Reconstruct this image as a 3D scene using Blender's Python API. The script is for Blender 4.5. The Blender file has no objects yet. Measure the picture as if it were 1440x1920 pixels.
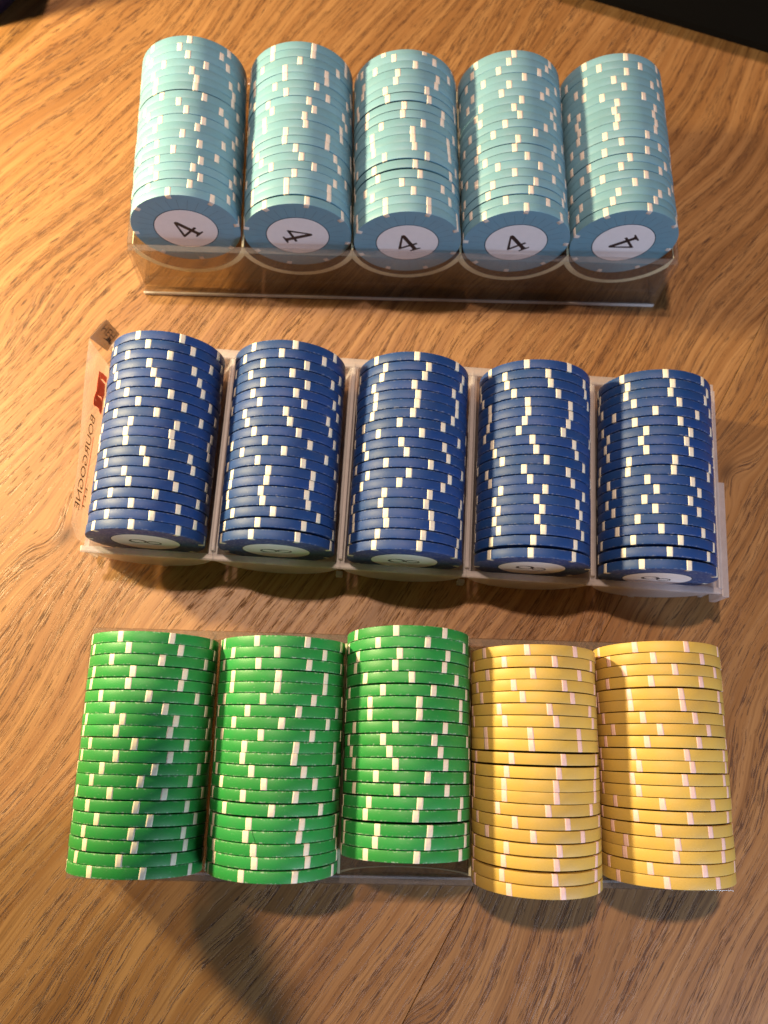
import bpy, bmesh, math, random
from mathutils import Matrix, Vector
random.seed(7)
C = bpy.context.scene.collection
MM = 0.001
PI = math.pi

# ---------------------------------------------------------------- camera, world, lamps, exposure
CAM={'f': 1608.37, 'r': [0.986472, 0.158273, 0.042704], 'u': [-0.163933, 0.952413, 0.256975], 'w': [0.0, 0.260499, -0.965474], 'c': [-9.409, -24.903, 307.949]}
scn = bpy.context.scene
cd = bpy.data.cameras.new('camera'); cam = bpy.data.objects.new('camera', cd); C.objects.link(cam)
r, u, w = Vector(CAM['r']), Vector(CAM['u']), Vector(CAM['w'])
m = Matrix.Identity(4)
for i in range(3):
    m[i][0], m[i][1], m[i][2] = r[i], u[i], -w[i]
    m[i][3] = CAM['c'][i]*MM
cam.matrix_world = m
cd.sensor_fit = 'VERTICAL'; cd.sensor_height = 24.0; cd.lens = CAM['f']/1920*24.0
cd.clip_start = 0.01; cd.clip_end = 20
cd.dof.use_dof = True; cd.dof.focus_distance = 0.262
cd.dof.aperture_fstop = cd.lens/2.1
scn.camera = cam

world = bpy.data.worlds.new("World"); scn.world = world; world.use_nodes = True
bg = world.node_tree.nodes['Background']
bg.inputs[0].default_value = (1.0, 0.82, 0.74, 1); bg.inputs[1].default_value = 0.036

def lamp(name, kind, loc, power, color, size, aim=None):
    ld = bpy.data.lights.new(name, kind); ld.energy = power; ld.color = color
    o = bpy.data.objects.new(name, ld); C.objects.link(o)
    o.location = Vector(loc)*MM
    if kind == 'POINT': ld.shadow_soft_size = size*MM
    else:
        ld.shape = 'DISK' if kind == 'AREA' else None; ld.size = size*MM
        d = (Vector(aim)-Vector(loc)); o.rotation_euler = d.to_track_quat('-Z', 'Y').to_euler()
    return o
lamp('low_table_lamp', 'POINT', (-400, 132, 168), 18.5, (1.0, 0.80, 0.43), 16)
lamp('ceiling_lamp', 'POINT', (-376, 464, 1693), 104.0, (1.0, 0.73, 0.54), 36)
lamp('window_daylight', 'AREA', (400, -330, 270), 2.3, (0.62, 0.78, 1.0), 260, (60, 60, 20))

vs = scn.view_settings
vs.view_transform = 'Standard'; vs.look = 'None'; vs.exposure = 0.0; vs.gamma = 1.0; vs.use_curve_mapping = False
scn.cycles.transparent_max_bounces = 40; scn.cycles.max_bounces = 14

# ---------------------------------------------------------------- material helpers
class NT:
    def __init__(s, name):
        s.m = bpy.data.materials.new(name); s.m.use_nodes = True
        s.t = s.m.node_tree; s.t.nodes.clear(); s.out = s.n('OutputMaterial')
    def n(s, kind, **kw):
        nd = s.t.nodes.new('ShaderNode'+kind)
        for k, v in kw.items():
            if k.startswith('i_'):
                nd.inputs[int(k[2:])].default_value = v
            else: setattr(nd, k, v)
        return nd
    def l(s, a, b, ao=0, bi=0):
        s.t.links.new(a.outputs[ao], bi if isinstance(bi, bpy.types.NodeSocket) else b.inputs[bi])
    def math(s, op, a, b=None, c=None, clamp=False):
        nd = s.n('Math', operation=op); nd.use_clamp = clamp
        for i, v in enumerate((a, b, c)):
            if v is None: continue
            if isinstance(v, (int, float)): nd.inputs[i].default_value = v
            else: s.t.links.new(v, nd.inputs[i])
        return nd.outputs[0]
    def mixc(s, fac, a, b, mode='MIX'):
        nd = s.n('Mix', data_type='RGBA', blend_type=mode)
        for i, v in ((0, fac), (6, a), (7, b)):
            if isinstance(v, bpy.types.NodeSocket): s.t.links.new(v, nd.inputs[i])
            elif isinstance(v, (int, float)): nd.inputs[i].default_value = v
            else: nd.inputs[i].default_value = (*v, 1)
        return nd.outputs[2]
    def noise(s, vec, scale, detail=2, rough=0.5, dist=0.0):
        nd = s.n('TexNoise'); nd.inputs['Scale'].default_value = scale; nd.inputs['Detail'].default_value = detail
        nd.inputs['Roughness'].default_value = rough; nd.inputs['Distortion'].default_value = dist
        s.t.links.new(vec, nd.inputs['Vector']); return nd.outputs[0]
    def ramp(s, f, lo, hi):
        nd = s.n('MapRange', clamp=True); s.t.links.new(f, nd.inputs[0]); nd.inputs[1].default_value = lo; nd.inputs[2].default_value = hi
        nd.interpolation_type = 'SMOOTHSTEP'; return nd.outputs[0]
    def vec(s, x, y, z=0.0):
        nd = s.n('CombineXYZ')
        for i, v in enumerate((x, y, z)):
            if isinstance(v, (int, float)): nd.inputs[i].default_value = v
            else: s.t.links.new(v, nd.inputs[i])
        return nd.outputs[0]

def simple(name, col, rough=0.5, spec=0.4, noise_amt=0.06, scale=300, bump=0.0):
    t = NT(name); p = t.n('BsdfPrincipled'); tc = t.n('TexCoord')
    n = t.noise(tc.outputs['Object'], scale, 4, 0.6)
    c = t.mixc(t.ramp(n, 0.3, 0.7), tuple(v*(1-noise_amt) for v in col), tuple(min(1, v*(1+noise_amt)) for v in col))
    t.t.links.new(c, p.inputs['Base Color']); p.inputs['Roughness'].default_value = rough
    p.inputs['Specular IOR Level'].default_value = spec
    if bump:
        b = t.n('Bump'); b.inputs['Strength'].default_value = bump; b.inputs['Distance'].default_value = 0.0002
        t.t.links.new(n, b.inputs['Height']); t.l(b, p, 0, p.inputs['Normal'])
    t.l(p, t.out); return t.m

def wood(name, az, seed, tone):
    """Oiled oak: object coordinates are millimetre-true world positions."""
    t = NT(name); p = t.n('BsdfPrincipled'); tc = t.n('TexCoord')
    mp = t.n('Mapping'); mp.inputs['Scale'].default_value = (1000, 1000, 1000)
    t.t.links.new(tc.outputs['Object'], mp.inputs['Vector'])
    sep = t.n('SeparateXYZ'); t.l(mp, sep)
    x, y = sep.outputs[0], sep.outputs[1]
    a = math.radians(az); sa, ca = math.sin(a), math.cos(a)
    U = t.math('ADD', t.math('MULTIPLY', x, sa), t.math('MULTIPLY', y, ca))
    V = t.math('SUBTRACT', t.math('MULTIPLY', x, ca), t.math('MULTIPLY', y, sa))
    wv = t.noise(t.vec(t.math('MULTIPLY', U, 1/150), t.math('MULTIPLY', V, 1/85), seed), 1.0, 1, 0.5)
    wv2 = t.noise(t.vec(t.math('MULTIPLY', U, 1/30), t.math('MULTIPLY', V, 1/18), seed+3), 1.0, 2, 0.5)
    V2 = t.math('ADD', V, t.math('ADD', t.math('MULTIPLY', t.math('SUBTRACT', wv, 0.5), 48), t.math('MULTIPLY', t.math('SUBTRACT', wv2, 0.5), 2.6)))
    # small knots: the grain swings round them
    dark_k = None
    for (kx, ky, kr, amp) in KNOTS:
        dx = t.math('MULTIPLY', t.math('SUBTRACT', x, kx), 1/kr); dy = t.math('MULTIPLY', t.math('SUBTRACT', y, ky), 1/kr)
        du = t.math('ADD', t.math('MULTIPLY', dx, sa*0.5), t.math('MULTIPLY', dy, ca*0.5))
        dv = t.math('SUBTRACT', t.math('MULTIPLY', dx, ca), t.math('MULTIPLY', dy, sa))
        d2 = t.math('ADD', t.math('MULTIPLY', du, du), t.math('MULTIPLY', dv, dv))
        g = t.math('POWER', 2.718, t.math('MULTIPLY', d2, -1.0))
        V2 = t.math('ADD', V2, t.math('MULTIPLY', g, amp))
        gk = t.math('POWER', 2.718, t.math('MULTIPLY', d2, -9.0))
        dark_k = gk if dark_k is None else t.math('MAXIMUM', dark_k, gk)
    V3 = t.math('ADD', V2, t.math('MULTIPLY', t.noise(t.vec(t.math('MULTIPLY', U, 1/9), t.math('MULTIPLY', V, 1/5), seed+4), 1.0, 1, 0.5), 0.6))
    def gr(lu, lv, sd_, det=2, rgh=0.5):
        return t.noise(t.vec(t.math('MULTIPLY', U, 1/lu), t.math('MULTIPLY', V3, 1/lv), seed+sd_), 1.0, det, rgh)
    ring = gr(190, 3.6, 1, 3, 0.55); bandn = gr(240, 22, 2); fibre = gr(26, 0.42, 5, 3, 0.6); streak = gr(60, 1.0, 15, 2, 0.55)
    mott = t.noise(t.vec(t.math('MULTIPLY', x, 1/16), t.math('MULTIPLY', y, 1/16), seed+8), 1.0, 3, 0.55)
    pore = gr(5.6, 0.30, 6, 1, 0.4); pore2 = gr(16, 0.46, 7, 2, 0.5)
    dens = t.ramp(gr(110, 2.6, 9), 0.36, 0.64)
    pm = t.ramp(t.math('ADD', pore, t.math('MULTIPLY', dens, 0.17)), 0.715, 0.775)
    pm2 = t.ramp(t.math('ADD', pore2, t.math('MULTIPLY', dens, 0.14)), 0.63, 0.74)
    light = (0.45*tone, 0.232*tone, 0.088*tone); mid = (0.34*tone, 0.158*tone, 0.053*tone); dark = (0.180*tone, 0.076*tone, 0.024*tone)
    c = t.mixc(t.ramp(ring, 0.36, 0.64), mid, light)
    c = t.mixc(t.math('MULTIPLY', t.ramp(bandn, 0.50, 0.72), 0.40), c, dark)
    c = t.mixc(t.math('MULTIPLY', t.ramp(streak, 0.48, 0.68), 0.54), c, dark)
    c = t.mixc(t.math('MULTIPLY', t.ramp(fibre, 0.48, 0.70), 0.36), c, dark)
    c = t.mixc(t.math('MULTIPLY', t.ramp(mott, 0.45, 0.75), 0.18), c, (0.26*tone, 0.115*tone, 0.045*tone))
    c = t.mixc(t.math('MULTIPLY', pm2, 0.55), c, (0.11, 0.040, 0.014))
    c = t.mixc(t.math('MULTIPLY', pm, 0.78), c, (0.055, 0.020, 0.008))
    if dark_k is not None: c = t.mixc(t.math('MULTIPLY', dark_k, 0.72), c, (0.055, 0.022, 0.010))
    t.t.links.new(c, p.inputs['Base Color'])
    rg = t.math('ADD', 0.36, t.math('ADD', t.math('MULTIPLY', pm, 0.25), t.math('MULTIPLY', fibre, 0.14)))
    t.t.links.new(rg, p.inputs['Roughness']); p.inputs['Specular IOR Level'].default_value = 0.42
    h = t.math('SUBTRACT', t.math('MULTIPLY', fibre, 0.22), t.math('ADD', pm, t.math('MULTIPLY', pm2, 0.4)))
    b = t.n('Bump'); b.inputs['Strength'].default_value = 0.6; b.inputs['Distance'].default_value = 0.00022
    t.t.links.new(h, b.inputs['Height']); t.l(b, p, 0, p.inputs['Normal'])
    t.l(p, t.out); return t.m

def clay(name, col, wear=0.0, spec=0.5, rough=0.42):
    """Compressed clay/ceramic chip body: fine grain, knocked edges, engraved rays on the flat face."""
    t = NT(name); p = t.n('BsdfPrincipled'); tc = t.n('TexCoord'); oi = t.n('ObjectInfo')
    mp = t.n('Mapping'); mp.inputs['Scale'].default_value = (1000, 1000, 1000); t.t.links.new(tc.outputs['Object'], mp.inputs['Vector'])
    off = t.n('VectorMath', operation='ADD'); t.l(mp, off)
    t.t.links.new(t.vec(t.math('MULTIPLY', oi.outputs['Random'], 200), t.math('MULTIPLY', oi.outputs['Random'], 77), 0), off.inputs[1])
    v = off.outputs[0]
    sep = t.n('SeparateXYZ'); t.l(mp, sep); x, y, z = sep.outputs
    rr = t.math('SQRT', t.math('ADD', t.math('MULTIPLY', x, x), t.math('MULTIPLY', y, y)))
    n1 = t.noise(v, 0.22, 3, 0.55); n2 = t.noise(v, 2.6, 3, 0.6)
    k = t.math('ADD', 0.82, t.math('ADD', t.math('MULTIPLY', oi.outputs['Random'], 0.16), t.math('ADD', t.math('MULTIPLY', n1, 0.22), t.math('MULTIPLY', n2, 0.16))))
    hs = t.n('HueSaturation'); hs.inputs['Color'].default_value = (*col, 1)
    t.t.links.new(t.math('ADD', 0.497, t.math('MULTIPLY', oi.outputs['Random'], 0.006)), hs.inputs['Hue'])
    t.t.links.new(t.math('MULTIPLY', k, 0.87), hs.inputs['Value'])
    t.t.links.new(t.math('ADD', 0.93, t.math('MULTIPLY', n1, 0.13)), hs.inputs['Saturation'])
    c = hs.outputs[0]
    # engraved rays between label and rim on the flat faces
    ang = t.math('ARCTAN2', y, x)
    saw = t.math('ABSOLUTE', t.math('SUBTRACT', t.math('FRACT', t.math('MULTIPLY', ang, 28/(2*PI))), 0.5))
    ray = t.math('LESS_THAN', saw, 0.022)
    ray = t.math('MULTIPLY', ray, t.math('MULTIPLY', t.math('GREATER_THAN', t.math('ABSOLUTE', z), 1.5), t.math('LESS_THAN', rr, 17.0)))
    c = t.mixc(t.math('MULTIPLY', ray, 0.55), c, tuple(q*0.25 for q in col))
    # rim wear: pale nicks along the two arrises of the rim
    if wear:
        ed = t.ramp(t.math('ABSOLUTE', z), 1.02, 1.5)
        nk = t.noise(v, 1.1, 4, 0.75); sp = t.noise(v, 0.9, 5, 0.85)
        wm = t.math('MULTIPLY', ed, t.ramp(nk, 0.50, 0.66))
        fl = t.ramp(sp, 0.648, 0.685)
        wm = t.math('MAXIMUM', wm, t.math('MULTIPLY', fl, 0.8))
        wc = tuple(min(1, q*0.55+0.32) for q in col)
        c = t.mixc(t.math('MULTIPLY', wm, wear), c, wc)
    t.t.links.new(c, p.inputs['Base Color'])
    t.t.links.new(t.math('ADD', rough-0.06, t.math('MULTIPLY', n2, 0.14)), p.inputs['Roughness'])
    p.inputs['Specular IOR Level'].default_value = spec
    b = t.n('Bump'); b.inputs['Strength'].default_value = 0.35; b.inputs['Distance'].default_value = 0.0001
    t.t.links.new(t.math('SUBTRACT', t.noise(v, 4.0, 3, 0.6), ray), b.inputs['Height']); t.l(b, p, 0, p.inputs['Normal'])
    t.l(p, t.out); return t.m

def clear_plastic(name, tint, body=0.08, bodycol=(0.8, 0.7, 0.6), rough=0.06, ior=1.49, scratch=0.0, gl=1.0, transl=0.5):
    """Thin clear plastic wall: straight-through light, Fresnel gloss and a little milky body."""
    t = NT(name); tc = t.n('TexCoord')
    tr = t.n('BsdfTransparent'); tr.inputs[0].default_value = (*tint, 1)
    df = t.n('BsdfDiffuse'); df.inputs[0].default_value = (*bodycol, 1)
    tl = t.n('BsdfTranslucent'); tl.inputs[0].default_value = (*bodycol, 1)
    bd = t.n('MixShader'); bd.inputs[0].default_value = transl; t.l(df, bd, 0, 1); t.l(tl, bd, 0, 2)
    m1 = t.n('MixShader')
    n = t.noise(tc.outputs['Object'], 120, 5, 0.7)
    t.t.links.new(t.math('MULTIPLY', t.math('ADD', 0.6, t.math('MULTIPLY', n, 0.8)), body), m1.inputs[0])
    t.l(tr, m1, 0, 1); t.l(bd, m1, 0, 2)
    gs = t.n('BsdfGlossy'); gs.inputs['Roughness'].default_value = rough
    lw = t.n('LayerWeight'); lw.inputs[0].default_value = 0.5
    f0 = ((ior-1)/(ior+1))**2
    fr = t.math('ADD', f0, t.math('MULTIPLY', t.math('POWER', lw.outputs['Facing'], 5.0), 1-f0))
    b = t.n('Bump'); b.inputs['Strength'].default_value = 0.25; b.inputs['Distance'].default_value = 0.0003
    t.t.links.new(t.noise(tc.outputs['Object'], 45, 2, 0.5), b.inputs['Height']); t.l(b, gs, 0, gs.inputs['Normal'])
    m2 = t.n('MixShader'); t.t.links.new(t.math('MULTIPLY', fr, gl, clamp=True), m2.inputs[0]); t.l(m1, m2, 0, 1); t.l(gs, m2, 0, 2)
    t.l(m2, t.out); return t.m

KNOTS = [(124.0, 101.0, 9.0, 9.0), (-122.0, 30.0, 8.0, -8.0), (-150, -40, 12, 7.0)]
W_LEFT = wood('oak_left', 25.5, 3.1, 0.80)
KNOTS = [(117.5, 96.0, 8.0, 10.0), (24.0, -112.0, 6.0, 7.0)]
W_RIGHT = wood('oak_right', 22.0, 11.7, 0.74)
M_LB = clay('light_blue_clay', (0.165, 0.335, 0.445), 0.0, 0.42, 0.46)
M_BL = clay('dark_blue_clay', (0.013, 0.052, 0.205), 0.5, 0.34, 0.50)
M_GR = clay('green_clay', (0.022, 0.255, 0.052), 0.95, 0.36, 0.46)
M_YE = clay('yellow_clay', (0.60, 0.400, 0.090), 0.15, 0.36, 0.46)
S_LB = simple('cream_spot', (0.80, 0.70, 0.63), 0.42, 0.5, 0.05, 900, 0.2)
S_BL = simple('cream_spot_blue', (0.80, 0.74, 0.62), 0.42, 0.5, 0.07, 900, 0.2)
S_GR = simple('cream_spot_green', (0.80, 0.70, 0.56), 0.45, 0.5, 0.08, 900, 0.2)
S_YE = simple('pink_spot', (0.83, 0.56, 0.50), 0.42, 0.5, 0.05, 900, 0.2)
M_LAB = simple('label_paper', (0.84, 0.78, 0.80), 0.35, 0.5, 0.02, 400)
M_INK = simple('label_ink', (0.018, 0.012, 0.016), 0.4, 0.4, 0.1, 500)
M_RING = simple('label_recess', (0.02, 0.05, 0.07), 0.6, 0.2, 0.1, 500)
M_CRACK = simple('crack_dark', (0.004, 0.02, 0.006), 0.9, 0.1, 0.2, 500)
M_ACR = clear_plastic('clear_acrylic', (0.955, 0.94, 0.93), 0.03, (0.85, 0.75, 0.68), 0.07)
M_ACW = clear_plastic('trough_acrylic', (0.82, 0.77, 0.70), 0.06, (0.80, 0.72, 0.62), 0.07)  # darker tint stands in for light lost to refraction, deepening the tray shadows
M_ACE = clear_plastic('acrylic_edge_glow', (0.85, 0.80, 0.55), 0.95, (1.0, 0.97, 0.68), 0.12, 1.49, transl=0.35)  # pale yellow body paints the glow of light piped to the cut edges
M_ACT = clear_plastic('acrylic_top_edge', (0.90, 0.88, 0.87), 0.13, (0.85, 0.80, 0.82), 0.09, 1.55)
M_FRO = clear_plastic('frosted_plastic', (0.88, 0.84, 0.82), 0.40, (0.90, 0.87, 0.92), 0.36, 1.45)
M_FRE = clear_plastic('frosted_plastic_rim', (0.88, 0.84, 0.82), 0.42, (0.88, 0.85, 0.90), 0.42, 1.45)
M_FOOT = clear_plastic('acrylic_foot_highlight', (0.9, 0.88, 0.86), 0.8, (0.95, 0.90, 0.90), 0.1, 1.5, transl=0.3)  # whitish body paints the bright highlight along the tray's bottom edge
M_FILM = clear_plastic('label_film', (0.95, 0.86, 0.80), 0.20, (0.95, 0.82, 0.76), 0.12, 1.45)
M_BROWN = clear_plastic('brown_film_print', (0.62, 0.48, 0.38), 0.55, (0.33, 0.25, 0.20), 0.2, 1.4)
M_RED = simple('red_print', (0.95, 0.085, 0.035), 0.4, 0.4)
M_TXT = simple('brown_print', (0.22, 0.10, 0.035), 0.5, 0.3)
M_PALE = simple('pale_print', (0.80, 0.62, 0.50), 0.5, 0.3)
M_BLACK = simple('matt_black', (0.0025, 0.0025, 0.0025), 0.7, 0.08)
M_NAVY = simple('navy_glaze', (0.012, 0.012, 0.045), 0.3, 0.5)
M_OLIVE = simple('olive_glaze', (0.20, 0.24, 0.03), 0.35, 0.5)

# ---------------------------------------------------------------- object helpers
def mesh_from(name, verts, faces, mats, fm=None, smooth=None):
    me = bpy.data.meshes.new(name); me.from_pydata([tuple(c*MM for c in v) for v in verts], [], faces)
    for mt in mats: me.materials.append(mt)
    if fm: me.polygons.foreach_set('material_index', fm)
    if smooth is True: me.polygons.foreach_set('use_smooth', [True]*len(faces))
    elif smooth: me.polygons.foreach_set('use_smooth', smooth)
    me.update(); return me
def link(name, me, parent=None, mat=None):
    o = bpy.data.objects.new(name, me); C.objects.link(o)
    if parent: o.parent = parent
    if mat is not None: o.matrix_basis = mat
    return o
def tag(o, label=None, cat=None, group=None, kind=None):
    if label: o['label'] = label
    if cat: o['category'] = cat
    if group: o['group'] = group
    if kind: o['kind'] = kind
    return o
def empty(name, mat):
    o = bpy.data.objects.new(name, None); o.empty_display_size = 0.01; C.objects.link(o); o.matrix_basis = mat; return o

def box_mesh(name, x0, x1, y0, y1, z0, z1, mats, bevel=0.0, topmat=0, draft=None):
    bm = bmesh.new()
    vs_ = [bm.verts.new(Vector(p)*MM) for p in ((x0,y0,z0),(x1,y0,z0),(x1,y1,z0),(x0,y1,z0),(x0,y0,z1),(x1,y0,z1),(x1,y1,z1),(x0,y1,z1))]
    if draft:
        for i in (0, 1, 2, 3): vs_[i].co.y += draft*MM
    fs = [bm.faces.new([vs_[i] for i in q]) for q in ((3,2,1,0),(4,5,6,7),(0,1,5,4),(1,2,6,5),(2,3,7,6),(3,0,4,7))]
    fs[1].material_index = topmat
    if bevel:
        bmesh.ops.bevel(bm, geom=bm.edges[:], offset=bevel*MM, segments=2, affect='EDGES', profile=0.6)
    bmesh.ops.recalc_face_normals(bm, faces=bm.faces[:])
    me = bpy.data.meshes.new(name); bm.to_mesh(me); bm.free()
    for mt in mats: me.materials.append(mt)
    return me

def prism_y(name, poly, y0, y1, mats, endmat=0, topz=None):
    """Extrude an XZ outline along Y."""
    bm = bmesh.new(); n = len(poly)
    a = [bm.verts.new(Vector((x, y0, z))*MM) for x, z in poly]; b = [bm.verts.new(Vector((x, y1, z))*MM) for x, z in poly]
    f1 = bm.faces.new(a); f2 = bm.faces.new(b[::-1])
    f1.material_index = f2.material_index = endmat
    for i in range(n):
        f = bm.faces.new((a[i], b[i], b[(i+1) % n], a[(i+1) % n]))
        if topz is not None and abs(poly[i][1]-topz) < 1e-6 and abs(poly[(i+1) % n][1]-topz) < 1e-6: f.material_index = endmat
    bmesh.ops.triangulate(bm, faces=[f1, f2])
    bmesh.ops.recalc_face_normals(bm, faces=bm.faces[:])
    me = bpy.data.meshes.new(name); bm.to_mesh(me); bm.free()
    for mt in mats: me.materials.append(mt)
    return me
def arc(cx, cz, r, a0, a1, n):
    return [(cx+r*math.cos(math.radians(a0+(a1-a0)*i/n)), cz+r*math.sin(math.radians(a0+(a1-a0)*i/n))) for i in range(n+1)]

# ---------------------------------------------------------------- table (four oak planks edge to edge; the visible seam runs up the middle right)
table = empty('table_top', Matrix.Identity(4)); tag(table, kind='structure')
sd = Vector((math.sin(math.radians(21.25)), math.cos(math.radians(21.25)), 0)); sn = Vector((sd.y, -sd.x, 0))
S0 = Vector((39.6, -67.0, 0))
def plank(n0, n1, mat):
    bm = bmesh.new(); g = 0.12
    c = [S0+sn*(n0+g)-sd*520, S0+sn*(n1-g)-sd*520, S0+sn*(n1-g)+sd*900, S0+sn*(n0+g)+sd*900]
    t_ = [bm.verts.new(v*MM) for v in c]; b_ = [bm.verts.new((v+Vector((0, 0, -24)))*MM) for v in c]
    bm.faces.new(t_); bm.faces.new(b_[::-1])
    for i in range(4): bm.faces.new((t_[i], b_[i], b_[(i+1) % 4], t_[(i+1) % 4]))
    bmesh.ops.bevel(bm, geom=[e for e in bm.edges if all(v.co.z > -1e-6 for v in e.verts)], offset=0.12*MM, segments=1, affect='EDGES')
    bmesh.ops.recalc_face_normals(bm, faces=bm.faces[:])
    me = bpy.data.meshes.new('plank'); bm.to_mesh(me); bm.free(); me.materials.append(mat)
    return link('plank', me, table)
plank(-640, -362, W_RIGHT); plank(-362, 0, W_LEFT); plank(0, 260, W_RIGHT); plank(260, 560, W_LEFT)

# ---------------------------------------------------------------- poker chip
R, T = 19.5, 3.25
TK = {'lb': 3.26, 'bl': 3.13, 'gr': 3.20, 'ye': 3.21}
def disc_mesh(name, mat, b, T):
    prof = [(0.0, T/2), (18.2, T/2), (R-b, T/2), (R-b*0.3, T/2-b*0.3), (R, T/2-b), (R, 0.0), (R, -T/2+b), (R-b*0.3, -T/2+b*0.3), (R-b, -T/2), (18.2, -T/2), (0.0, -T/2)]
    n = 72; verts = [(0, 0, T/2), (0, 0, -T/2)]; rings = prof[1:-1]
    for (rr, z) in rings:
        for i in range(n): verts.append((rr*math.cos(2*PI*i/n), rr*math.sin(2*PI*i/n), z))
    faces, sm = [], []
    for i in range(n):
        j = (i+1) % n
        faces.append((0, 2+i, 2+j)); sm.append(False)
        for q in range(len(rings)-1):
            faces.append((2+q*n+i, 2+(q+1)*n+i, 2+(q+1)*n+j, 2+q*n+j)); sm.append(0 < q < len(rings)-2)
        faces.append((1, 2+(len(rings)-1)*n+j, 2+(len(rings)-1)*n+i)); sm.append(False)
    return mesh_from(name, verts, faces, [mat], smooth=sm)
def spot_mesh(name, mat, half, slant, rough_seed, T):
    rnd = random.Random(rough_seed)
    e = 0.018; b = 0.13; prof = [(R-1.9, T/2+e), (R-b, T/2+e), (R-0.03, T/2-0.03), (R+e, T/2-b), (R+e, 0), (R+e, -T/2+b), (R-0.03, -T/2+0.03), (R-b, -T/2-e), (R-1.9, -T/2-e)]
    inner = [(R-1.9, T/2-0.2), (R-1.9, -T/2+0.2)]
    n = 4; verts = []; full = prof+inner[::-1]
    for i in range(n+1):
        for qi, (rr, z) in enumerate(full):
            hw = half*(1+0.05*math.sin(qi*1.7+rough_seed))
            a = math.radians(-hw+2*hw*i/n + slant*z/T)
            verts.append((rr*math.cos(a), rr*math.sin(a), z))
    k = len(full); faces = []; sm = []
    for i in range(n):
        for q in range(k):
            faces.append((i*k+q, i*k+(q+1) % k, (i+1)*k+(q+1) % k, (i+1)*k+q)); sm.append(q < len(prof)-1)
    faces.append(tuple(range(k))[::-1]); faces.append(tuple(n*k+q for q in range(k))); sm += [False, False]
    return mesh_from(name, verts, faces, [mat], smooth=sm)
DISC = {'lb': disc_mesh('disc_light_blue', M_LB, 0.10, TK['lb']), 'bl': disc_mesh('disc_blue', M_BL, 0.19, TK['bl']), 'gr': disc_mesh('disc_green', M_GR, 0.15, TK['gr']), 'ye': disc_mesh('disc_yellow', M_YE, 0.12, TK['ye'])}
SPOT = {k: [spot_mesh('edge_spot', mt, h, sl, i, TK[k]) for i, sl in enumerate((0.0, 0.7, -0.6, 0.3))] for k, mt, h in (('lb', S_LB, 2.75), ('bl', S_BL, 2.75), ('gr', S_GR, 2.7), ('ye', S_YE, 2.6))}

def label_mesh():
    n = 48; r0, z0 = 11.2, T/2+0.06; verts = [(0, 0, z0)]; faces = []; fm = []
    for rr, z in ((r0-0.1, z0), (r0, z0-0.03), (r0+0.02, T/2+0.012), (r0+0.35, T/2+0.010)):
        for i in range(n): verts.append((rr*math.cos(2*PI*i/n), rr*math.sin(2*PI*i/n), z))
    for i in range(n):
        j = (i+1) % n; faces.append((0, 1+i, 1+j)); fm.append(0)
        for q in range(3): faces.append((1+q*n+i, 1+(q+1)*n+i, 1+(q+1)*n+j, 1+q*n+j)); fm.append(1 if q == 2 else 0)
    return mesh_from('centre_label', verts, faces, [M_LAB, M_RING], fm)
LABEL = label_mesh()
def flat_polys(name, polys, z0, z1, mat):
    """Raised flat print from XY outlines."""
    bm = bmesh.new()
    for p in polys:
        lo = [bm.verts.new(Vector((x, y, z0))*MM) for x, y in p]; hi = [bm.verts.new(Vector((x, y, z1))*MM) for x, y in p]
        f = bm.faces.new(hi); bmesh.ops.triangulate(bm, faces=[f])
        for i in range(len(p)): bm.faces.new((lo[i], lo[(i+1) % len(p)], hi[(i+1) % len(p)], hi[i]))
    bmesh.ops.recalc_face_normals(bm, faces=bm.faces[:])
    me = bpy.data.meshes.new(name); bm.to_mesh(me); bm.free(); me.materials.append(mat); return me
FOUR = flat_polys('printed_number', [
    [(0.25, 5.3), (1.15, 5.3), (1.50, 4.6), (1.50, -4.3), (1.9, -4.75), (2.8, -4.85), (2.8, -5.5), (-1.4, -5.5), (-1.4, -4.85), (-0.5, -4.75), (-0.08, -4.3), (-0.08, 4.0)],
    [(0.25, 5.3), (0.02, 3.7), (-3.2, -1.4), (-3.2, -2.35), (-4.6, -2.35), (-4.6, -1.75)],
    [(-4.0, -1.35), (-4.0, -2.35), (-0.07, -2.35), (-0.07, -1.35)], [(1.49, -1.35), (1.49, -2.35), (3.0, -2.35), (3.0, -1.35)]], T/2+0.061, T/2+0.085, M_INK)
def ring_polys(cx, cy, rx, ry, w0, w1, ph):
    out = []; n = 28
    def pt(i, s):
        a = 2*PI*i/n; w_ = (w0+(w1-w0)*(0.5+0.5*math.cos(2*(a-ph))))/2
        return (cx+(rx+s*w_)*math.cos(a), cy+(ry+s*w_)*math.sin(a))
    for i in range(n): out.append([pt(i, -1), pt(i, 1), pt(i+1, 1), pt(i+1, -1)])
    return out
EIGHT = flat_polys('printed_number', ring_polys(0.0, 2.75, 1.95, 2.25, 0.45, 0.95, 0.6)+ring_polys(0.0, -2.55, 2.45, 2.6, 0.45, 1.05, 2.4), T/2+0.061, T/2+0.085, M_INK)
BLUR = flat_polys('printed_number', ring_polys(0, 0, 2.2, 4.2, 0.5, 1.0, 0.4), T/2+0.061, T/2+0.085, M_INK)

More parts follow.
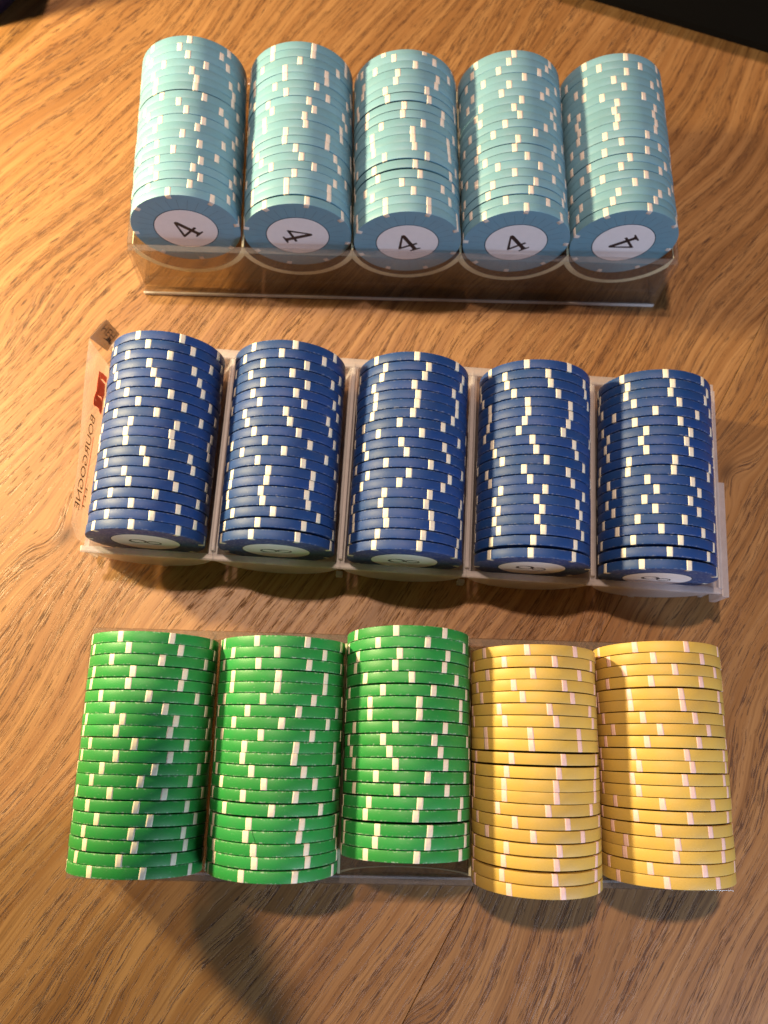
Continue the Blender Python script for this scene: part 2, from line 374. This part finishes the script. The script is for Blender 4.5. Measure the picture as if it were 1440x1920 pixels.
ORD = ['frontmost', 'second', 'third', 'fourth', 'fifth', 'sixth', 'seventh', 'eighth', 'ninth', 'tenth', 'eleventh', 'twelfth', 'thirteenth', 'fourteenth', 'fifteenth', 'sixteenth', 'seventeenth', 'eighteenth', 'nineteenth', 'rearmost']
COLN = ['leftmost', 'second', 'middle', 'fourth', 'rightmost']
TONE = {'lb': 'light blue', 'bl': 'dark blue', 'gr': 'green', 'ye': 'yellow'}
FOUR_ANG = [138.3, 21.2, 120.3, 126.9, -145.4]; EIGHT_ANG = [-17.6, 7.0, -2.1, -17.5, -17.2]

def make_chip(kind, mat):
    root = empty('poker_chip', mat)
    link('disc', DISC[kind], root)
    for q in range(8):
        link('edge_spot', SPOT[kind][random.randrange(4)], root, Matrix.Rotation(math.radians(45*q+random.uniform(-0.9, 0.9)), 4, 'Z'))
    return root
def copy_chip(src, parts, mat):
    r_ = src.copy(); C.objects.link(r_); r_.matrix_basis = mat
    for ch in parts:
        c = ch.copy(); C.objects.link(c); c.parent = r_; c.matrix_basis = ch.matrix_basis.copy()
    return r_
# front centre x,y,z / length / axis azimuth / rise / tilt front / tilt back (mm, degrees)
COLUMNS=[
 (0,0,-96.80,142.10,31.67,66.80,-9.452,-0.22,1.45,-0.79,[(1.56,8.0),(4.86,32.0),(8.29,21.2),(11.66,29.7),(15.03,22.5),(18.33,4.6),(21.63,24.6),(24.93,41.6),(28.23,27.4),(31.53,22.2),(34.83,40.2),(38.15,2.8),(41.50,22.4),(45.11,31.8),(48.43,31.6),(51.73,36.6),(55.04,22.2),(58.48,41.6),(61.78,5.3),(65.11,40.6)]),
 (0,1,-56.80,146.74,31.67,67.18,-9.138,-0.22,0.08,0.51,[(1.63,32.4),(5.34,8.4),(8.68,8.5),(12.05,0.1),(15.42,25.1),(18.85,39.2),(22.25,44.9),(25.68,11.9),(28.98,10.4),(32.28,35.1),(35.58,37.2),(38.88,27.3),(42.18,32.9),(45.56,11.2),(48.86,24.9),(52.32,13.9),(55.63,13.3),(58.93,43.4),(62.23,29.3),(65.53,28.6)]),
 (0,2,-17.15,151.20,31.67,67.31,-9.405,-0.22,-0.57,0.67,[(1.68,26.0),(4.98,25.2),(8.46,41.3),(11.81,7.9),(15.27,34.9),(19.28,39.8),(23.03,26.7),(26.33,39.9),(29.63,41.9),(32.93,41.3),(36.23,30.3),(39.60,6.5),(43.12,4.5),(47.03,22.4),(50.56,25.0),(53.86,13.5),(57.16,11.1),(60.46,37.6),(63.76,15.3),(67.06,26.4)]),
 (0,3,21.99,158.73,31.67,67.23,-9.273,-0.22,0.67,-0.06,[(1.56,44.5),(4.86,19.3),(8.45,38.2),(12.03,32.2),(15.44,8.8),(18.85,26.6),(22.22,40.1),(25.66,7.5),(29.15,3.7),(32.59,29.5),(35.96,15.9),(39.30,0.1),(42.60,6.4),(45.90,42.7),(49.20,18.6),(52.50,10.2),(55.80,38.9),(59.10,21.3),(62.40,9.0),(65.70,3.0)]),
 (0,4,61.36,165.90,31.67,66.62,-9.729,-0.22,1.73,-0.84,[(1.65,34.0),(5.13,25.5),(8.43,19.4),(11.73,2.0),(15.03,33.8),(18.51,13.9),(21.81,4.3),(25.41,29.4),(28.71,11.3),(32.23,27.9),(35.61,15.8),(38.91,13.5),(42.21,16.2),(45.51,12.2),(48.81,27.3),(52.11,3.5),(55.41,13.8),(58.71,44.8),(62.01,27.3),(65.31,43.3)]),
 (1,0,-86.40,27.92,24.28,67.65,-6.031,0.38,-0.92,1.17,[(1.49,0.9),(4.79,28.7),(8.25,3.7),(11.75,27.5),(15.34,9.3),(18.77,15.2),(22.16,39.2),(25.57,44.5),(29.00,18.2),(32.30,19.1),(35.60,15.4),(38.90,35.6),(42.38,10.4),(45.74,24.4),(49.17,38.2),(52.52,42.9),(55.82,4.8),(59.17,29.6),(62.55,7.8),(65.96,20.2)]),
 (1,1,-43.09,32.02,24.28,67.72,-6.360,0.38,-1.61,1.55,[(1.69,19.8),(5.54,14.2),(9.04,44.4),(12.44,11.1),(15.74,13.7),(19.15,8.5),(22.53,7.8),(25.87,19.1),(29.23,38.7),(32.53,13.4),(35.83,25.9),(39.24,35.3),(42.66,40.2),(45.96,22.5),(49.26,31.8),(52.73,20.9),(56.07,36.3),(59.46,23.2),(62.79,4.8),(66.09,35.6)]),
 (1,2,0.06,35.73,24.28,67.60,-5.979,0.38,-1.22,1.26,[(1.71,33.7),(5.36,30.1),(8.74,21.7),(12.04,23.2),(15.45,29.0),(18.75,25.7),(22.05,11.1),(25.35,2.6),(28.87,26.2),(32.30,5.9),(35.67,11.2),(39.14,36.4),(42.50,14.4),(45.80,1.7),(49.10,42.8),(52.40,41.4),(55.70,1.1),(59.08,36.2),(62.44,32.7),(65.90,44.9)]),
 (1,3,43.17,40.59,24.28,67.70,-5.959,0.38,-1.79,1.22,[(1.75,12.4),(5.82,9.8),(9.30,45.0),(12.60,6.6),(15.90,2.2),(19.23,7.9),(22.53,43.9),(25.83,13.6),(29.19,20.2),(32.56,42.2),(35.98,8.1),(39.28,12.3),(42.58,25.8),(45.88,20.3),(49.18,16.5),(52.48,17.4),(55.87,31.2),(59.18,39.7),(62.66,42.0),(66.01,19.1)]),
 (1,4,85.81,44.03,24.28,67.95,-5.698,0.38,-1.65,1.62,[(1.76,32.7),(5.77,6.6),(9.65,40.3),(13.07,13.7),(16.42,36.0),(19.72,19.1),(23.02,29.3),(26.32,17.3),(29.62,25.8),(32.92,0.5),(36.43,43.6),(39.73,26.5),(43.07,31.5),(46.42,26.4),(49.91,37.7),(53.24,17.2),(56.54,37.8),(59.84,2.4),(63.14,44.6),(66.44,6.6)]),
 (2,0,-64.92,-71.42,31.22,67.94,-7.606,0.37,-0.47,1.34,[(1.61,26.6),(4.94,1.4),(8.44,34.7),(11.94,38.9),(15.36,25.3),(18.91,36.5),(22.49,14.7),(25.83,35.0),(29.15,24.4),(32.56,12.7),(35.97,43.3),(39.36,14.2),(42.66,9.4),(45.96,20.5),(49.35,34.8),(52.86,7.8),(56.31,4.8),(59.72,26.6),(63.02,11.0),(66.32,19.5)]),
 (2,1,-24.99,-65.31,31.22,67.38,-7.768,0.37,-3.55,0.91,[(1.65,21.3),(5.15,10.7),(8.51,11.3),(11.86,19.4),(15.21,17.5),(18.88,43.5),(22.46,23.9),(25.84,5.9),(29.27,17.7),(32.57,27.1),(35.87,25.4),(39.17,11.4),(42.47,39.5),(45.79,25.0),(49.13,11.3),(52.43,44.0),(55.74,44.1),(59.15,17.2),(62.45,0.2),(65.75,19.9)]),
 (2,2,13.96,-55.11,31.22,65.54,-7.901,0.37,-0.23,4.54,[(1.68,39.7),(5.14,30.3),(8.60,28.1),(12.39,40.7),(15.75,37.5),(19.28,12.0),(22.78,31.0),(26.31,13.6),(29.67,19.2),(32.97,25.1),(36.47,13.5),(39.95,38.3),(43.50,38.7),(46.85,25.5),(50.47,0.6),(53.84,15.1),(57.25,11.2),(60.60,31.5),(63.90,14.6)]),
 (2,3,54.33,-56.79,31.22,68.47,-7.686,0.37,-4.95,3.25,[(1.66,34.7),(5.07,41.4),(8.75,39.9),(12.33,37.1),(15.90,13.5),(19.22,29.1),(22.72,0.6),(26.02,38.9),(29.32,39.2),(32.70,36.4),(36.47,31.2),(40.15,13.8),(43.45,14.3),(46.75,37.3),(50.05,42.8),(53.47,20.9),(56.81,28.5),(60.11,10.8),(63.55,37.2),(66.85,16.3)]),
 (2,4,93.99,-48.92,31.22,68.23,-7.842,0.37,-2.28,3.30,[(1.57,19.7),(4.87,33.0),(8.34,11.9),(11.67,9.7),(15.04,24.6),(18.63,43.2),(22.13,20.6),(25.46,39.9),(28.83,0.6),(32.34,37.9),(35.73,42.9),(39.23,30.2),(42.73,18.5),(46.04,32.5),(49.49,43.7),(52.88,44.3),(56.45,24.3),(59.75,3.3),(63.17,21.3),(66.54,36.5)]),
]

PROTO = {}
jr = random.Random(21)
TOPB = ['in the acrylic tray at the back', 'in the frosted tray', 'in the front rack']
for (k, j, xf, yf, zf, L, az, rise, tf, tb, rows) in COLUMNS:
    a = math.radians(az); F = Vector((xf, yf, zf)); ay = Vector((math.sin(a), math.cos(a), 0)); e1 = Vector((math.cos(a), -math.sin(a), 0))
    A = (ay*L+Vector((0, 0, rise)))/L
    kind = 'lb' if k == 0 else 'bl' if k == 1 else ('gr' if j < 3 else 'ye')
    N = len(rows)
    for i, (s, ph) in enumerate(rows):
        tau = math.radians(tf+(tb-tf)*s/L + jr.uniform(-0.22, 0.22)); yaw = math.radians(jr.uniform(-0.22, 0.22))
        e1j = Matrix.Rotation(yaw, 3, 'Z') @ e1; ayj = Matrix.Rotation(yaw, 3, 'Z') @ ay
        e2 = Vector((0, 0, 1))*math.cos(tau)+ayj*math.sin(tau); nn = e1j.cross(e2)
        c = F+A*s+e1*jr.uniform(-0.16, 0.16)+Vector((0, 0, jr.uniform(-0.10, 0.10)))
        if (k, j) == (0, 2) and i == N-1: c.z -= 1.7
        m3 = Matrix((e1j, e2, nn)).transposed() @ Matrix.Rotation(math.radians(ph), 3, 'Z')
        mw = m3.to_4x4(); mw.translation = c*MM
        if kind not in PROTO:
            chip = make_chip(kind, mw); PROTO[kind] = (chip, list(chip.children))
        else: chip = copy_chip(*PROTO[kind], mw)
        ordn = ORD[i] if i < N-1 else 'rearmost'
        pos = ordn if ordn in ('frontmost', 'rearmost') else ordn+' from front'
        rack = ('back rack', 'frosted middle rack', 'nearest rack')[k]
        lab = '%s poker chip, %s, in the %s column of the %s' % (TONE[kind], pos, COLN[j], rack)
        if i == 0 and k == 0: lab = 'light blue poker chip with white number 4 label facing front in the %s column' % COLN[j]
        if i == 0 and k == 1: lab = 'dark blue poker chip showing part of its number 8 label in the %s column' % COLN[j]
        if (k, j, i) == (2, 1, 3): lab = 'green poker chip with a hairline crack in its rim, fourth from front, second column'
        if (k, j, i) == (0, 2, N-1): lab = 'light blue poker chip sunk behind the others, rearmost in the middle column'
        tag(chip, lab, 'poker chip', {'lb': 'light blue chips in the back rack', 'bl': 'dark blue chips in the frosted rack', 'gr': 'green chips in the nearest rack', 'ye': 'yellow chips in the nearest rack'}[kind])
        if i == 0 and (k < 2 or j == 2):
            lb_ = link('centre_label', LABEL, chip, Matrix.Translation((0, 0, (TK[kind]-T)/2*MM)) @ Matrix.Rotation(math.radians(-ph), 4, 'Z'))
            ang = FOUR_ANG[j] if k == 0 else EIGHT_ANG[j] if k == 1 else 10
            link('printed_number', FOUR if k == 0 else EIGHT if k == 1 else BLUR, lb_, Matrix.Rotation(math.radians(ang-90), 4, 'Z'))
        if (k, j, i) == (2, 1, 3):   # the hairline crack left of the spot near the crown
            n = 10; vv = []; ff = []
            for q in range(n+1):
                z = (-0.5+q/n)*TK['gr']; b0 = math.radians(102.6+1.25*math.cos(PI*(q/n*1.25-0.15))-0.6+0.15*math.sin(q*2.3)); wd = math.radians(0.17)
                for s_ in (-1, 1):
                    for rr in (R-0.3, R+0.02): vv.append((rr*math.cos(b0+s_*wd), rr*math.sin(b0+s_*wd), z))
            for q in range(n):
                o = q*4; ff += [(o+1, o+3, o+7, o+5), (o, o+1, o+5, o+4), (o+3, o+2, o+6, o+7), (o+2, o, o+4, o+6)]
            ff += [(0, 2, 3, 1), (n*4, n*4+1, n*4+3, n*4+2)]
            link('crack', mesh_from('crack', vv, ff, [M_CRACK]), chip, Matrix.Rotation(math.radians(-ph), 4, 'Z'))

# ---------------------------------------------------------------- clear acrylic chip trays
def acrylic_tray(cx, cy, az, yf, yb, label, zc=31.5):
    a = math.radians(az)
    mw = Matrix(((math.cos(a), math.sin(a), 0, cx*MM), (-math.sin(a), math.cos(a), 0, cy*MM), (0, 0, 1, 0), (0, 0, 0, 1)))
    root = empty('chip_tray', mw); tag(root, label, 'chip tray')
    ZT = 28.0
    def trough():
        ri, ro = 19.95, 22.1
        ai = math.degrees(math.asin((ZT-zc)/ri)); ao = math.degrees(math.acos(19.98/ro))
        p = [(-19.98, ZT)]+arc(0, zc, ri, 180-ai, 360+ai, 40)+[(19.98, ZT)]+arc(0, zc, ro, 360-ao, 180+ao, 40)
        return prism_y('trough', p, yf+3.02, yb-3.02, [M_ACW, M_ACE], 1, ZT)
    tm = trough()
    for q in range(5): link('trough', tm, root, Matrix.Translation(Vector((40.0*(q-2), 0, 0))*MM))
    link('front_panel', box_mesh('front_panel', -101.7, 101.7, yf, yf+3.0, 0.05, ZT, [M_ACR, M_ACT], 0.35, 1, draft=-1.3), root)
    link('back_panel', box_mesh('back_panel', -101.7, 101.7, yb-3.0, yb, 0.05, ZT, [M_ACR, M_ACT], 0.35, 1, draft=1.0), root)
    for s in (-1, 1):
        link('side_panel', box_mesh('side_panel', min(s*100.0, s*102.0), max(s*100.0, s*102.0), yf+3.01, yb-3.01, 0.05, ZT, [M_ACW, M_ACT], 0.3, 1), root)
    link('foot_rim', box_mesh('foot_rim', -101.4, 101.4, yf-1.95, yf-1.32, 0.02, 1.5, [M_FOOT], 0.15), root)
    return root
acrylic_tray(-17.15, 151.2, -8.9, -4.0, 72.8, 'clear acrylic chip tray at the back holding five columns of light blue chips')
acrylic_tray(13.96, -55.11, -7.76, -9.0, 66.4, 'clear acrylic chip tray at the front under the green and yellow chips')

# ---------------------------------------------------------------- frosted chip tray with its printed film
def frosted_tray():
    a = math.radians(-5.75)
    mw = Matrix(((math.cos(a), math.sin(a), 0, 0.06*MM), (-math.sin(a), math.cos(a), 0, 35.73*MM), (0, 0, 1, 0), (0, 0, 0, 1)))
    root = empty('chip_tray', mw); tag(root, 'frosted plastic chip tray in the middle holding five columns of dark blue chips', 'chip tray')
    zc, ZT, P = 25.4, 20.8, 43.25
    ri, ro = 20.7, 22.0
    ai = math.degrees(math.asin((ZT-zc)/ri)); ao = math.degrees(math.acos((P/2-0.02)/ro)) if ro > P/2 else 0
    p = [(-P/2+0.02, ZT)]+arc(0, zc, ri, 180-ai, 360+ai, 40)+[(P/2-0.02, ZT)]+arc(0, zc, ro, 360-ao, 180+ao, 40)
    tm = prism_y('trough', p, -1.6, 71.4, [M_FRO, M_FRE], 1, ZT)
    em = prism_y('end_wall', [(-P/2+0.02, ZT-1.3), (P/2-0.02, ZT-1.3)]+arc(0, zc, ro, 360-ao, 180+ao, 40), -2.9, -1.62, [M_FRO, M_FRO], 0)
    eb = prism_y('end_wall', [(-P/2+0.02, ZT-1.3), (P/2-0.02, ZT-1.3)]+arc(0, zc, ro, 360-ao, 180+ao, 40), 71.42, 72.8, [M_FRO, M_FRO], 0)
    for q in range(5):
        t_ = Matrix.Translation(Vector((P*(q-2), 0, 0))*MM)
        link('trough', tm, root, t_); link('end_wall', em, root, t_); link('end_wall', eb, root, t_)
    for q in range(4):
        link('divider_cap', box_mesh('divider_cap', P*(q-1.5)-0.7, P*(q-1.5)+0.7, -0.2, 70.5, ZT+0.02, ZT+1.6, [M_FRE], 0.3), root)
    link('front_rim', box_mesh('front_rim', -109.5, 110, -3.4, -1.0, ZT-1.0, ZT+0.4, [M_FRE], 0.65), root)
    link('back_rim', box_mesh('back_rim', -110, 110, 71.0, 74.4, ZT-1.2, ZT+0.4, [M_FRE], 0.4), root)
    link('side_wall', box_mesh('side_wall', -110, -108.5, -1.6, 71.4, 3.0, 12.0, [M_FRO], 0.3), root)
    link('side_wall', box_mesh('side_wall', 108.5, 110, -1.6, 71.4, 3.0, ZT+1.4, [M_FRO], 0.3), root)
    link('side_lip', box_mesh('side_lip', 110.05, 112.6, -4.3, 37, 9.5, 21.0, [M_FRO], 0.4), root)
    for fx in (-85, -22, 22, 85):
        link('foot', box_mesh('foot', fx-1.2, fx+1.2, -2.6, -0.8, 0.05, 4.6, [M_FRO], 0.4), root)
    # printed film standing against the outer left side
    X = -110.9
    top = [(67.3, 36.8), (60, 36.3), (53.2, 35.4), (40, 32.6), (26.3, 29.6), (14.2, 28.9), (4.7, 26.8), (1.2, 20.5)]
    vv, ff = [], []
    for y, z in top:
        for zz in (0.3, z*0.5, z):
            lean = -0.9*(zz/36)**2
            vv += [(X+lean, y, zz), (X+lean-0.15, y, zz)]
    n = len(top)
    for i in range(n-1):
        for q in range(2):
            o0 = i*6+q*2; o1 = (i+1)*6+q*2
            ff += [(o0, o0+2, o1+2, o1), (o0+1, o1+1, o1+3, o0+3)]
        ff += [(i*6, (i+1)*6, (i+1)*6+1, i*6+1), (i*6+4, i*6+5, (i+1)*6+5, (i+1)*6+4)]
    ff += [(0, 1, 3, 2), (2, 3, 5, 4), ((n-1)*6, (n-1)*6+2, (n-1)*6+3, (n-1)*6+1), ((n-1)*6+2, (n-1)*6+4, (n-1)*6+5, (n-1)*6+3)]
    film = link('printed_film', mesh_from('printed_film', vv, ff, [M_FILM]), root)
    # brown folded end of the film
    P1, P2, P3, P4 = Vector((X-0.9, 67.5, 37.0)), Vector((-107.2, 75.0, 36.8)), Vector((-105.6, 75.2, 25.5)), Vector((X-0.1, 71.0, 19.5))
    nrm = (P2-P1).cross(P4-P1).normalized()
    def Q(u_, v_, d=0.0):
        return (P1*(1-u_)+P2*u_)*(1-v_)+(P4*(1-u_)+P3*u_)*v_ - nrm*d
    g = 5; vv = []; ff = []
    for d in (0.0, 0.18):
        for i in range(g+1):
            for q in range(g+1): vv.append(tuple(Q(i/g, q/g, -d)))
    G = (g+1)**2
    for i in range(g):
        for q in range(g):
            o = i*(g+1)+q; ff += [(o, o+1, o+g+2, o+g+1), (G+o, G+o+g+1, G+o+g+2, G+o+1)]
    link('brown_end', mesh_from('brown_end', vv, ff, [M_BROWN]), film)
    # lettering: font outlines turned to mesh and laid on the film; it reads mirrored from inside
    def glyphs(txt):
        cu = bpy.data.curves.new('t', 'FONT'); cu.body = txt; cu.size = 1.0; cu.resolution_u = 3; cu.extrude = 0.0
        o = bpy.data.objects.new('t', cu); C.objects.link(o)
        dg = bpy.context.evaluated_depsgraph_get(); me = bpy.data.meshes.new_from_object(o.evaluated_get(dg))
        vs__ = [v.co.copy() for v in me.vertices]; fs__ = [tuple(p_.vertices) for p_ in me.polygons]
        bpy.data.objects.remove(o); bpy.data.meshes.remove(me); return vs__, fs__
    def film_x(z): return X+0.06-0.9*(z/36)**2
    def film_text(txt, y0, y1, zf_, hgt, mat, nm, bold=0.0):
        vs__, fs__ = glyphs(txt); wmx = max(v.x for v in vs__); out = []
        for v in vs__:
            y = y0+(y1-y0)*v.x/wmx; z = zf_(y)+v.y*hgt/0.7; out.append((film_x(z), y, z))
        link(nm, mesh_from(nm, out, fs__, [mat]), film)
    film_text('BOURGOGNE', 45.0, 10.5, lambda y: 20.8+(45-y)*0.06, 4.6, M_TXT, 'printed_word')
    film_text('· -EET', 24.5, 11.5, lambda y: 17.0+(24-y)*0.09, 2.2, M_TXT, 'printed_small_word')
    def film_poly(polys, mat, nm, off=0.05):
        vv, ff = [], []
        for p_ in polys:
            b = len(vv); vv += [(film_x(z)+off, y, z) for y, z in p_]; ff.append(tuple(range(b, len(vv))))
        bm = bmesh.new(); vs_ = [bm.verts.new(Vector(v)*MM) for v in vv]
        fs = [bm.faces.new([vs_[i] for i in f]) for f in ff]; bmesh.ops.triangulate(bm, faces=fs)
        me = bpy.data.meshes.new(nm); bm.to_mesh(me); bm.free(); me.materials.append(mat); link(nm, me, film)
    film_poly([[(61.2,24.2),(61.5,22.6),(59.2,22.2),(57.3,22.8),(54.7,21.9),(52.7,22.0),(50.6,23.3),(48.2,22.4),(48.4,24.8),(50.7,25.2),(53.9,23.8),(56.7,24.2)],
               [(62.1,19.8),(62.6,15.5),(60.3,15.2),(59.9,20.6),(61.1,20.8)]], M_RED, 'red_emblem')
    film_poly([[(61.5,22.6),(62.1,19.8),(61.1,20.8),(59.6,20.4),(59.2,22.2)],
               [(56.8,20.6),(59.5,16.4),(55.7,15.3),(53.5,16.2),(50.3,15.3),(47.9,15.9),(48.3,18.7),(50.9,18.4),(53.3,17.7),(54.0,19.6),(52.7,22.0),(54.7,21.9)]], M_RED, 'red_emblem', 0.08)
    film_poly([[(59.2,22.6),(59.4,16.2),(55.8,16.0),(53.4,19.4),(53.0,22.4),(55.5,23.6)], [(52.6,22.6),(53.2,18.0),(49.2,17.4),(48.6,23.4)]], M_RED, 'red_emblem', 0.02)
    film_poly([[(38, 19.9), (12, 20.6), (12, 20.2), (38, 19.4)]], M_RED, 'red_line')
    vs__, fs__ = glyphs('HEH'); wmx = max(v.x for v in vs__)
    out = [tuple(Q(0.86-0.45*v.y/0.7*0.8, 0.12+0.75*v.x/wmx, -0.26)) for v in vs__]
    link('pale_word', mesh_from('pale_word', out, fs__, [M_PALE]), film)
    out = [tuple(Q(*q_, -0.26)) for q_ in ((0.34, 0.42), (0.42, 0.62), (0.62, 0.66), (0.42, 0.95), (0.28, 0.92), (0.36, 0.7))]
    link('pale_emblem', mesh_from('pale_emblem', out, [tuple(range(6))], [M_PALE]), film)
    return root
frosted_tray()

# ---------------------------------------------------------------- things cut off by the top corners
bx_ = box_mesh('black_case', 0, 360, 0, 240, 0.3, 60, [M_BLACK], 6)
bo = link('black_case', bx_); bo.matrix_basis = Matrix.Translation(Vector((12, 310, 0))*MM) @ Matrix.Rotation(math.radians(-9.0), 4, 'Z')
tag(bo, 'flat matt black case with a straight edge, cut off by the top right corner', 'case')
def lathe(name, prof, mats, fm, n=64):
    verts, faces, fmi = [], [], []
    for rr, z in prof:
        for i in range(n): verts.append((rr*math.cos(2*PI*i/n), rr*math.sin(2*PI*i/n), z))
    for q in range(len(prof)-1):
        for i in range(n):
            j = (i+1) % n; faces.append((q*n+i, q*n+j, (q+1)*n+j, (q+1)*n+i)); fmi.append(fm[q])
    return mesh_from(name, verts, faces, mats, fmi, True)
cup = lathe('cup', [(0.5, 0.3), (27, 0.3), (29.5, 2), (31, 8), (32, 25), (33, 44), (33.5, 47), (34.5, 62), (32.5, 62), (30.5, 6), (0.5, 5)], [M_NAVY, M_OLIVE], [0, 0, 0, 0, 0, 0, 1, 1, 0, 0])
co = link('cup', cup); co.location = Vector((-230, 264, 0))*MM
tag(co, 'dark navy round cup with an olive rim, cut off by the top left corner', 'cup')

# unseen slab added only to cast the soft shadow over the near left corner
d = Vector((0.50, -0.866, 0)); wv = Vector((-0.866, -0.50, 0)); p0 = Vector((-112, 54, 300))
ph = box_mesh('shadow_slab', 0, 76, 0, 156, 0, 8, [M_BLACK, M_NAVY], 2.5, 1)
po = link('shadow_slab', ph)
po.matrix_basis = Matrix(((wv.x, d.x, 0, p0.x*MM), (wv.y, d.y, 0, p0.y*MM), (0, 0, 1, p0.z*MM), (0, 0, 0, 1)))
tag(po, 'unseen black slab added above the near left corner to cast a shadow', 'phone')
